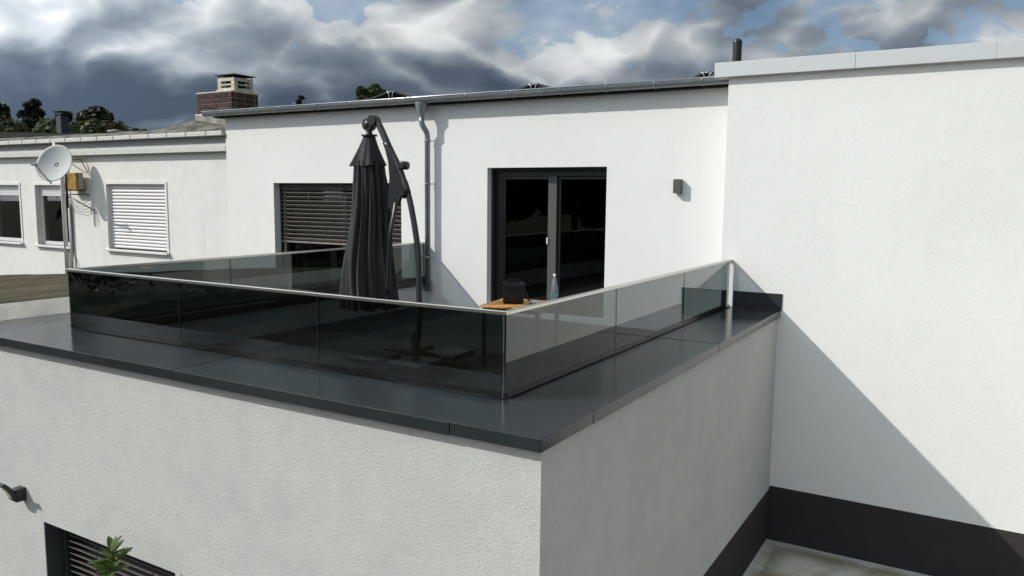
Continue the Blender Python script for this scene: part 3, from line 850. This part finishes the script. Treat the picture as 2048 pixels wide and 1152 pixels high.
bm_.tube([(mx0, my0, 5.97), (-20.83, 12.42, 5.98), (-20.66, YN-.02, 5.62)], .013, 6)
bm_.tube([(mx0+.05, my0, 5.95), (-20.72, YN-.03, 5.62)], .010, 6)
bm_.build('wall_bracket', 'black_metal', dsh); bm_ = MB()
bm_.tube([(mx0-.15, my0-.02, 5.06), (-20.62, YN-.04, 5.06)], .018, 6)
bm_.tube([(mx0, my0-.01, 5.04), (-20.40, YN-.03, 4.62)], .014, 6)
bm_.build('wall_bracket', 'black_metal', dsh)
cb = MB(); random.seed(3)
for k in range(5):
    a = Vector((mx0+.02, my0, 5.0-.05*k)); b = Vector((-20.5+.03*k, YN-.03, 4.95-.09*k))
    cb.tube([a, a*.7+b*.3+Vector((0, -.03, -.12-.05*random.random())), a*.35+b*.65+Vector((.02*k, -.03, -.16)), b], .006, 5)
cb.tube([(npx+.27, YN-.03, 4.9), (npx+.27, YN-.03, 3.4), (npx+.42, YN-.04, 3.2), (npx+.44, YN-.04, 2.95), (npx+.30, YN-.04, 2.8), (npx+.25, YN-.03, 2.6)], .011, 6)
cb.build('cable', 'cable', dsh)
MB().tube([(npx+.24, YN-.06, 4.78), (npx+.24, YN-.06, 2.7)], .034, 10).build('conduit', 'pvc_old', dsh)
jb = thing('metal_box', 'rust streaked yellow metal box behind the satellite dish', 'box')
B('body', 'rust_yellow', jb, -.29, .29, -.15, .0, 0, .45, bevel=.012)
B('side_cover', 'house_wall', jb, .2905, .298, -.14, -.01, .02, .43)
B('bracket', 'black_metal', jb, -.27, .27, -.13, -.002, -.03, -.002)
jb.location = (-21.06, 12.42, 5.18)

# ------------------------------------------------------------------ parasol
par = thing('cantilever_parasol', 'closed charcoal cantilever parasol with curved mast on the terrace', 'parasol')
PX, PY = -6.645, 7.648
random.seed(11)
NP = 13; ph = [random.uniform(-.25, .25) for _ in range(NP*2)]
def pleat(depth, sharp=1.0, twist=0., seed=0):
    def f(t, k, r):
        tt = t+twist*k
        u = (tt/(2*math.pi)*NP) % NP; i = int(u); fr = u-i
        w = abs(math.sin(math.pi*(fr+.12*math.sin(3*tt+seed))))**sharp
        extra = .35*math.sin(2*math.pi*u*2+ph[i]*6+k*.05)
        return r*(1-depth*(1-w)-depth*.30*extra+.05*math.sin(5*tt+k*.18+seed)+ .035*math.sin(17*tt+seed*2+k*.09)+.018*math.sin(41*tt+k*.15))
    return f
nz = 34
mainp = []
for k in range(nz+1):
    t = k/nz; z = 3.72+(5.56-3.72)*t
    r = .368-.188*t + .008*math.sin(t*9)
    if t < .04: r *= .985
    mainp.append((r, z))
cm = MB().lathe(mainp, 160, (PX-.0, PY, 0), pleat(.30, .8, .003, 1))
# slight lean of the cloth to the left at the hem
cm.v = [(x-.025*(5.6-z)/1.9+(.02*math.sin(z*4)), y, z+(.018*math.sin(9*math.atan2(y-PY, x-PX)) if z < 3.75 else 0)) for x, y, z in cm.v]
can = cm.build('canopy', 'fabric', par)
sk = []
for k in range(13):
    t = k/12; z = 5.50+.37*t; sk.append((.070+.128*(1-t)**1.05, z))
sm = MB().lathe(sk, 120, (PX, PY, 0), lambda t, k, r: r*(1+(.15*math.sin(5*t+.6)+.09*math.sin(8*t+1.1)+.05*math.sin(13*t))*(1-k/12)**.8))
sm.v = [(x, y, z+(.010*math.sin(7*math.atan2(y-PY, x-PX)+1) if z < 5.53 else 0)) for x, y, z in sm.v]
sm.build('top_flap', 'fabric', par)
MB().lathe([(.001, 5.862), (.10, 5.864), (.098, 5.885), (.04, 5.89), (.038, 5.93), (.06, 5.97), (.07, 6.01), (.055, 6.06), (.001, 6.08)], 20, (PX, PY, 0)).build('finial_hub', 'black_plastic', par)
def curve(pts, n=30):
    out = []
    P = [Vector(p) for p in pts]; P = [P[0]*2-P[1]]+P+[P[-1]*2-P[-2]]
    for i in range(1, len(P)-2):
        for k in range(n // (len(P)-3)+1):
            t = k/(n // (len(P)-3)+1); a, b, c, d = P[i-1:i+3]
            out.append(.5*((2*b)+(-a+c)*t+(2*a-5*b+4*c-d)*t*t+(-a+3*b-3*c+d)*t**3))
    out.append(P[-2]); return out
mast = curve([(-5.93, PY, 3.05), (-5.89, PY, 3.60), (-5.883, PY, 4.2), (-5.905, PY, 4.55), (-6.00, PY, 5.02), (-6.07, PY, 5.23)], 30)
MB().tube(mast, .040, 10, flat=.8).build('mast', 'black_metal', par)
arm = curve([(-6.05, PY, 5.16), (-6.17, PY, 5.45), (-6.33, PY, 5.72), (-6.50, PY, 6.02), (-6.57, PY, 6.08), (-6.645, PY, 6.04)], 24)
MB().tube(arm, [.052]*3+[.044]*(len(arm)-3), 10, flat=.85).build('arm', 'black_metal', par)
MB().tube([(-6.06, PY, 5.12), (-6.135, PY, 5.30), (-6.24, PY, 5.52), (-6.35, PY, 5.74), (-6.38, PY, 5.79)], [.052, .054, .054, .051, .048], 10, flat=.9).build('sleeve', 'black_plastic', par)
MB().tube([(-6.57, PY-.055, 6.055), (-6.57, PY+.055, 6.055)], .062, 16).build('joint', 'black_plastic', par)
MB().tube([(-6.645, PY-.05, 6.005), (-6.645, PY+.05, 6.005)], .075, 16).build('joint', 'black_plastic', par)
bk = MB(); outl = [(-6.37, 5.74), (-6.30, 5.66), (-6.16, 5.40), (-6.06, 5.16), (-6.13, 5.12), (-6.18, 5.03), (-6.26, 4.96), (-6.315, 4.98), (-6.31, 5.15), (-6.29, 5.35), (-6.31, 5.55)]
for s in (-.03, .03):
    b0 = len(bk.v); bk.v += [(x, PY-.02+s, z) for x, z in outl]; bk.f.append(tuple(range(b0, b0+len(outl))))
for i in range(len(outl)):
    j = (i+1) % len(outl); bk.f.append((i, j, len(outl)+j, len(outl)+i))
bk.build('hinge_bracket', 'black_plastic', par)
MB().tube([(-6.085, PY-.075, 5.50), (-6.085, PY-.06, 5.50), (-6.085, PY+.03, 5.50), (-6.085, PY+.045, 5.50)], [.035, .052, .052, .035], 16).build('knob', 'black_plastic', par)
MB().tube([(-6.16, PY-.02, 5.46), (-6.085, PY-.02, 5.50)], .018, 8).build('crank', 'black_plastic', par)
st = curve([(-6.18, PY-.07, 5.06), (-6.15, PY-.14, 4.92), (-6.155, PY-.20, 4.70), (-6.185, PY-.20, 4.36), (-6.21, PY-.2, 3.95)], 20)
MB().tube(st, .034, 8, flat=.7).build('stay', 'black_plastic', par)
bs = MB(); bs.box(-6.65, -5.45, PY-.06, PY+.06, ZFL+.001, ZFL+.06); bs.box(-6.11, -5.99+.12, PY-.6, PY+.6, ZFL+.062, ZFL+.11); bs.build('cross_base', 'black_metal', par)
for sx in (-1, 1):
    for sy in (-1, 1):
        B('base_weight', 'black_plastic', par, -5.99+sx*.32-.24, -5.99+sx*.32+.24, PY+sy*.34-.24, PY+sy*.34+.24, ZFL+.112, ZFL+.19, bevel=.02)
MB().lathe([(.06, ZFL+.19), (.06, ZFL+.42), (.05, ZFL+.44)], 16, (-5.935, PY, 0)).build('mast_socket', 'black_plastic', par)

# ------------------------------------------------------------------ table and the things on it
tb = thing('wooden_table', 'small orange wooden table by the terrace corner', 'table')
K = 1.15
tcx, tcy, tz = -4.42*K, 7.62*K, 5.16-1.21*K
KM = Matrix.Scale(K, 4)
rot = Matrix.Translation((tcx, tcy, 0)) @ Matrix.Rotation(R(8), 4, 'Z')
for k in range(6):
    w = .132; x0 = -.41+k*.137
    MB().box(x0, x0+w, -.41, .41, tz-.025, tz, mat=rot).build('top_board', 'wood_table', tb, .003)
MB().box(-.38, .38, -.38, .38, tz-.075, tz-.027, mat=rot).build('apron', 'black_metal', tb)
for sx in (-1, 1):
    for sy in (-1, 1):
        MB().box(sx*.36-.022, sx*.36+.022, sy*.36-.022, sy*.36+.022, ZFL+.001, tz-.076, mat=rot).build('leg', 'black_metal', tb)
# black bag
bag = thing('black_bag', 'soft black shoulder bag standing on the orange table', 'bag')
bmat = Matrix.Translation((-4.50*K, 7.58*K, tz+.001)) @ Matrix.Rotation(R(24), 4, 'Z') @ KM
bmx = MB(); ring = []
levels = [(0, .108, .075), (.02, .114, .080), (.09, .115, .081), (.16, .112, .078), (.20, .108, .074), (.212, .095, .06)]
for z, hx, hy in levels:
    pts = []
    for j in range(24):
        t = 2*math.pi*j/24; c, s = math.cos(t), math.sin(t)
        pts.append(Vector((hx*math.copysign(abs(c)**.4, c), hy*math.copysign(abs(s)**.4, s), z+.004*math.sin(3*t+z*30))))
    ring.append(pts)
for pts in ring: bmx.v += [tuple(bmat @ p) for p in pts]
for k in range(len(ring)-1):
    for j in range(24): bmx.smooth.add(len(bmx.f)); bmx.f.append((k*24+j, k*24+(j+1) % 24, (k+1)*24+(j+1) % 24, (k+1)*24+j))
bmx.f.append(tuple(reversed(range(24)))); bmx.f.append(tuple(range((len(ring)-1)*24, len(ring)*24)))
bmx.build('body', 'bag', bag)
fl2 = MB(); b0 = 0
for z, hx, hy in ((.178, .119, .087), (.20, .122, .089), (.226, .116, .082), (.238, .08, .05)):
    for j in range(24):
        t = 2*math.pi*j/24; c, s = math.cos(t), math.sin(t)
        fl2.v.append(tuple(bmat @ Vector((hx*math.copysign(abs(c)**.4, c), hy*math.copysign(abs(s)**.4, s), z+.010*math.sin(2*t+1)))))
for k in range(3):
    for j in range(24): fl2.smooth.add(len(fl2.f)); fl2.f.append((k*24+j, k*24+(j+1) % 24, (k+1)*24+(j+1) % 24, (k+1)*24+j))
fl2.f.append(tuple(range(72, 96))); fl2.build('lid_flap', 'bag', bag)
MB().tube([bmat @ Vector(p) for p in ((.113, 0, .19), (.135, -.01, .13), (.17, -.03, .05), (.22, -.05, .008), (.27, -.08, .006))], .010, 6, flat=2).build('strap', 'bag', bag)
MB().tube([bmat @ Vector(p) for p in ((-.09, -.04, .23), (-.05, -.04, .262), (.04, -.03, .262), (.09, -.02, .236))], .010, 8).build('handle', 'bag', bag)
MB().box(-.075, .075, -.090, -.078, .03, .12, mat=bmat).build('front_pocket', 'bag', bag, .004)
# small device
dv = thing('remote_device', 'small pale grey device lying beside the black bag', 'device')
dmat = Matrix.Translation((-4.24*K, 7.63*K, tz+.001)) @ Matrix.Rotation(R(-12), 4, 'Z') @ KM
MB().box(-.07, .07, -.045, .045, 0, .030, mat=dmat).build('body', 'device', dv, .006)
for xx in (-.045, .015): MB().box(xx, xx+.028, -.0462, -.0452, .008, .02, mat=dmat).build('port', 'black_plastic', dv)
MB().box(-.05, .05, -.03, .03, .0302, .033, mat=dmat).build('top_plate', 'pvc', dv)
# bottle
bo = thing('water_bottle', 'clear plastic water bottle with blue label standing near the table edge', 'bottle')
bx_, by_, bz_ = -4.13*K, 7.86*K, tz+.001
BP = lambda pr: [(r*K, z*K) for r, z in pr]
MB().lathe(BP([(.001, 0), (.036, .002), (.041, .012), (.041, .13), (.038, .16), (.026, .23), (.014, .29), (.013, .315)]), 20, (bx_, by_, bz_)).build('body', 'bottle_glass', bo)
MB().lathe(BP([(.001, .006), (.034, .008), (.038, .016), (.038, .085), (.001, .086)]), 20, (bx_, by_, bz_)).build('water', 'water', bo)
MB().lathe(BP([(.0416, .04), (.0416, .105)]), 20, (bx_, by_, bz_)).build('label_band', 'water', bo)
MB().lathe(BP([(.016, .305), (.016, .328), (.001, .33)]), 16, (bx_, by_, bz_)).build('cap', 'cap_white', bo)

# ------------------------------------------------------------------ curved lamp on the front wall
sc_ = thing('curved_wall_lamp', 'dark curved outdoor lamp on the coarse plaster left of the lower window', 'lamp')
sx0, sz0 = -9.30, 1.70
MB().box(sx0-.055, sx0+.055, YF-.11, YF-.002, sz0-.075, sz0+.075).build('base', 'black_metal', sc_, .004)
cs = MB(); pts = [(YF-.112-.04*t-.07*t*t, sz0+.0+.02*t+.18*t-.02*t*t) for t in [k/10 for k in range(11)]]
pts = [(YF-.10, sz0-.03)]+pts
for s, w in ((-1, .05), (1, .05)):
    for yy, zz in pts: cs.v.append((sx0+s*w, yy, zz))
n_ = len(pts)
for k in range(n_-1): cs.smooth.add(len(cs.f)); cs.f.append((k, k+1, n_+k+1, n_+k))
for yy, zz in pts: cs.v.append((sx0-.05, yy-.038, zz-.016))
for yy, zz in pts: cs.v.append((sx0+.05, yy-.038, zz-.016))
for k in range(n_-1):
    cs.f.append((2*n_+k, 3*n_+k, 3*n_+k+1, 2*n_+k+1)); cs.f.append((k, 2*n_+k, 2*n_+k+1, k+1)); cs.f.append((n_+k, n_+k+1, 3*n_+k+1, 3*n_+k))
cs.f.append((n_-1, 3*n_-1, 4*n_-1, 2*n_-1))
cs.build('curved_head', 'black_metal', sc_)
os_ = MB()
for yy, zz in pts[1:]: os_.v.append((sx0-.04, yy-.041, zz-.020)); os_.v.append((sx0+.04, yy-.041, zz-.020))
for k in range(len(pts)-2): os_.f.append((2*k, 2*k+1, 2*k+3, 2*k+2))
os_.build('light_strip', 'opal', sc_)

# ------------------------------------------------------------------ vegetation
def leaf_cloud(mb, c, rad, n, size, seed, squash=(1, 1, 1), shell=.55):
    rnd = random.Random(seed)
    for _ in range(n):
        d = Vector((rnd.gauss(0, 1), rnd.gauss(0, 1), rnd.gauss(0, 1))).normalized()
        r = rad*(shell+(1-shell)*rnd.random())*(1+.25*mnoise.noise(d*2.3+Vector((seed, 0, 0))))
        p = Vector(c)+Vector((d.x*r*squash[0], d.y*r*squash[1], d.z*r*squash[2]))
        nrm = (d+Vector((rnd.uniform(-.8, .8), rnd.uniform(-.8, .8), rnd.uniform(-.3, .9)))).normalized()
        a = nrm.orthogonal().normalized(); b = nrm.cross(a); th = rnd.uniform(0, 6.28)
        a, b = a*math.cos(th)+b*math.sin(th), b*math.cos(th)-a*math.sin(th)
        s = size*rnd.uniform(.6, 1.3)
        mb.quad(p-a*s, p-b*s*.55, p+a*s, p+b*s*.55)
def broad_tree(name, label, x, y, h, rad, mat, seed, crown_z=None, group='trees behind the roofs', n=2200, leaf=.22):
    t = thing(name, label, 'tree', group); rnd = random.Random(seed)
    cz = crown_z or h-rad
    tr = MB().tube([(x, y, -.05), (x+.1, y, cz*.5), (x, y+.1, cz), (x+.05, y, h-rad*.5)], [h*.03, h*.022, h*.015, h*.006], 8)
    cr = MB()
    for k in range(11):
        a = rnd.uniform(0, 6.28); rr = rad*rnd.uniform(.3, .75); zz = cz+rad*rnd.uniform(-.5, .65)
        cpt = (x+rr*math.cos(a), y+rr*math.sin(a), zz)
        tr.tube([(x, y, cz*.6+rnd.random()*cz*.3), (x+rr*.5*math.cos(a), y+rr*.5*math.sin(a), (zz+cz*.8)/2), cpt], [h*.010, h*.007, h*.003], 5)
        leaf_cloud(cr, cpt, rad*rnd.uniform(.32, .5), n//12, leaf, seed*31+k)
    leaf_cloud(cr, (x, y, h-rad*.45), rad*.42, n//10, leaf, seed*57)
    tr.build('trunk', 'bark', t); cr.build('crown', mat, t)
    return t
def conifer(name, label, x, y, h, rad, seed, tops=1, group='trees behind the roofs', n=2600, leaf=.2, ragged=.35, mat='leaf_dark'):
    t = thing(name, label, 'tree', group); rnd = random.Random(seed)
    tr = MB().tube([(x, y, -.05), (x, y, h*.6), (x+.03, y, h-.1)], [h*.025, h*.014, .02], 8); cr = MB()
    nb_ = 46
    for k in range(nb_):
        u = (k+.5)/nb_; z = h*.18+(h*.82)*u; L = rad*(1-u)**.75*rnd.uniform(1-ragged, 1.15)+.15
        a = k*2.4+rnd.uniform(-.3, .3)
        tip = (x+L*math.cos(a), y+L*math.sin(a), z-L*.16+rnd.uniform(-.1, .2))
        tr.tube([(x, y, z), tip], [.04*(1-u)+.012, .008], 4)
        for q_ in range(3):
            f = (.35, .65, .95)[q_]
            c = (x+(tip[0]-x)*f, y+(tip[1]-y)*f, z+(tip[2]-z)*f)
            leaf_cloud(cr, c, .16+.26*L*.5*(1-.2*q_), n//(nb_*3), leaf, seed*91+k*3+q_, (1, 1, .55), .2)
    leaf_cloud(cr, (x, y, h-.12), .16, 26, leaf*.7, seed+5, (1, 1, 1.8), .1)
    tr.build('trunk', 'bark', t); cr.build('crown', mat, t)
    return t
conifer('conifer_tree', 'ragged dark conifer with the tallest tip left of the dark chimney', -54.5, 29.4, 10.95, 3.2, 5, ragged=.35, n=9000, leaf=.30)
conifer('conifer_tree', 'lower dark conifer touching the left side of the tallest conifer', -54.2, 27.2, 10.5, 3.0, 9, ragged=.35, n=9000, leaf=.30)
conifer('conifer_tree', 'squat dark conifer between the tallest conifer and the dark chimney', -53.0, 30.6, 10.1, 3.0, 15, ragged=.3, n=9000, leaf=.30)
broad_tree('broadleaf_tree', 'yellow green tree at the left edge of the photo', -57.0, 26.2, 10.2, 2.3, 'leaf_yellow', 21, n=4200, leaf=.26)
broad_tree('broadleaf_tree', 'olive tree in front of the tallest conifer', -51.5, 26.0, 9.6, 2.0, 'leaf_olive', 22, n=3600, leaf=.24)
broad_tree('broadleaf_tree', 'dark slim tree standing above the bushes right of the dark chimney', -52.0, 32.2, 10.75, 1.35, 'leaf_dark', 23, crown_z=9.5, n=5200, leaf=.22)
broad_tree('broadleaf_tree', 'light green bushy tree right beside the dark chimney', -49.5, 29.3, 9.6, 1.7, 'leaf_mid', 24, n=4200, leaf=.24)
broad_tree('broadleaf_tree', 'olive bushy tree above the small roof vent', -49.5, 32.0, 9.75, 1.9, 'leaf_olive', 25, n=4200, leaf=.24)
broad_tree('broadleaf_tree', 'small green shrub tree rightmost of the left row', -47.0, 32.4, 9.1, .9, 'leaf_mid', 26, n=1600)
broad_tree('broadleaf_tree', 'dark bushy tree low between the conifers and the dark chimney', -52.0, 28.8, 9.5, 1.9, 'leaf_mid', 28, n=4200, leaf=.24)
broad_tree('broadleaf_tree', 'round green treetop showing over the roof behind the parasol', -29.6, 34.2, 11.0, .85, 'leaf_mid', 27, crown_z=10.2, n=6000, leaf=.13)
conifer('conifer_tree', 'thin conifer tip peeping over the gutter between chimney and parasol', -43.0, 42.0, 12.1, 1.3, 31, n=3000, leaf=.16)
# unseen garden trees mirrored in the panes, set tall and near to block low sky
for i, (x, y, h, r, mt) in enumerate(((-46, -6, 11.5, 4.0, 'leaf_dark'), (-42, -13, 12.5, 4.2, 'leaf_mid'), (-37, -18.5, 11.5, 4.0, 'leaf_dark'), (-31, -22.5, 12.5, 4.2, 'leaf_mid'), (-25, -25, 11.5, 4.0, 'leaf_dark'), (-18, -27, 12, 4.2, 'leaf_mid'), (-11, -27, 11, 3.8, 'leaf_dark'))):
    broad_tree('unseen_garden_tree', ['dark leftmost', 'tall green', 'broad dark', 'tallest green', 'dense dark', 'wide green', 'low dark'][i]+' tree placed unseen across the garden to darken reflections', x, y, h, r, mt, 60+i, crown_z=h*.5, group='trees across the garden', n=4200, leaf=.5)
hd = MB()  # hedge added to cover bright ground in the door's reflection
for k in range(40): leaf_cloud(hd, (-46+1.05*k, -7-19.5*min(1, k/24)+.3*math.sin(k*1.7), 1.25+.15*math.sin(k*2.3)), 1.35, 170, .16, 700+k, (1, .8, 1), .5)
hg = thing('hedge', 'dark unseen hedge added across the garden to darken reflections', 'hedge')
hd.build('foliage', 'leaf_dark', hg)
# shrub shoot in front of the lower window
sh = thing('shrub', 'leafy green shrub shoot in front of the lower blind', 'shrub')
bxp = (-7.02, 4.2)
stem = curve([(bxp[0]-.12, bxp[1]-.02, -.02), (bxp[0]-.05, bxp[1], .7), (bxp[0]-.02, bxp[1], 1.3), (bxp[0]+.10, bxp[1]+.01, 1.62), (bxp[0]+.155, bxp[1], 1.80)], 24)
MB().tube(stem, [.014-.009*k/(len(stem)-1) for k in range(len(stem))], 7).build('stem', 'bark', sh)
def leaf_mesh(L, Wd, seed):
    rnd = random.Random(seed); mm = MB(); n = 6
    for k in range(n+1):
        t = k/n; w = Wd*math.sin(math.pi*min(1, t*.93+.03))**.8*(1-.25*t)
        zc_ = -.18*L*t*t; fold = .25*w
        mm.v += [(-w, L*t, zc_+fold), (0, L*t, zc_), (w, L*t, zc_+fold)]
    for k in range(n):
        for j in range(2): mm.smooth.add(len(mm.f)); mm.f.append((3*k+j, 3*k+j+1, 3*k+4+j, 3*k+3+j))
    return mm
l0 = [leaf_mesh(.20, .050, 1), leaf_mesh(.16, .042, 2)]
lo = [l0[0].build('leaf', 'leaf_shrub', sh), l0[1].build('leaf', 'leaf_shrub', sh)]
rnd = random.Random(6); used = [False, False]
for k in range(40):
    f = k/39; u = .45+.55*f
    p = stem[min(len(stem)-1, int(u*(len(stem)-1)))]
    src = k % 2
    if not used[src]: o = lo[src]; used[src] = True
    else: o = copy(lo[src], sh)
    az = k*2.4+rnd.uniform(-.4, .4); el = R(rnd.uniform(-5, 40)+22*f)
    o.location = p+Vector((0, 0, rnd.uniform(-.015, .015)))
    o.rotation_euler = (Matrix.Rotation(az, 3, 'Z') @ Matrix.Rotation(el, 3, 'X') @ Matrix.Rotation(rnd.uniform(-.6, .6), 3, 'Y')).to_euler()
    s = rnd.uniform(.75, 1.15)*(1.15-.25*f); o.scale = (s, s, s)

# ------------------------------------------------------------------ roofs and chimney beyond the neighbour
bg_h = thing('background_house', 'distant dark flat roofed house with a dark chimney', 'building')
B('wall', 'house_wall', bg_h, -46, -29, 20, 28, 0, 7.2)
rr = MB(); rr.v += [(-48, 19.4, 8.15), (-28.5, 19.4, 7.35), (-28.5, 28.5, 7.45), (-48, 28.5, 8.25), (-48, 19.4, 7.5), (-28.5, 19.4, 7.05), (-28.5, 28.5, 7.05), (-48, 28.5, 7.5)]
rr.f += [(0, 1, 2, 3), (7, 6, 5, 4), (0, 4, 5, 1), (1, 5, 6, 2), (2, 6, 7, 3), (3, 7, 4, 0)]
rr.build('roof', 'dark_roof', bg_h)
dcx, dcy = -37.55, 21.6
dch = B('chimney', 'flash', bg_h, dcx-.22, dcx+.16, dcy-.18, dcy+.18, 7.3, 8.62)
B('cap', 'rust_cap', dch, dcx-.36, dcx+.30, dcy-.28, dcy+.28, 8.82, 8.845)
for sx in (-.22, -.03, .15): B('post', 'rust_cap', dch, dcx+sx-.02, dcx+sx+.02, dcy-.2, dcy-.16, 8.62, 8.82)
rv = MB().lathe([(.14, 6.6), (.14, 7.1), (.22, 7.1), (.22, 7.16), (.001, 7.2)], 14, (-25.15, 16.2, 0))
tag(rv.build('roof_vent', 'grey_band'), 'small round vent on the roof right of the dark chimney', 'vent')
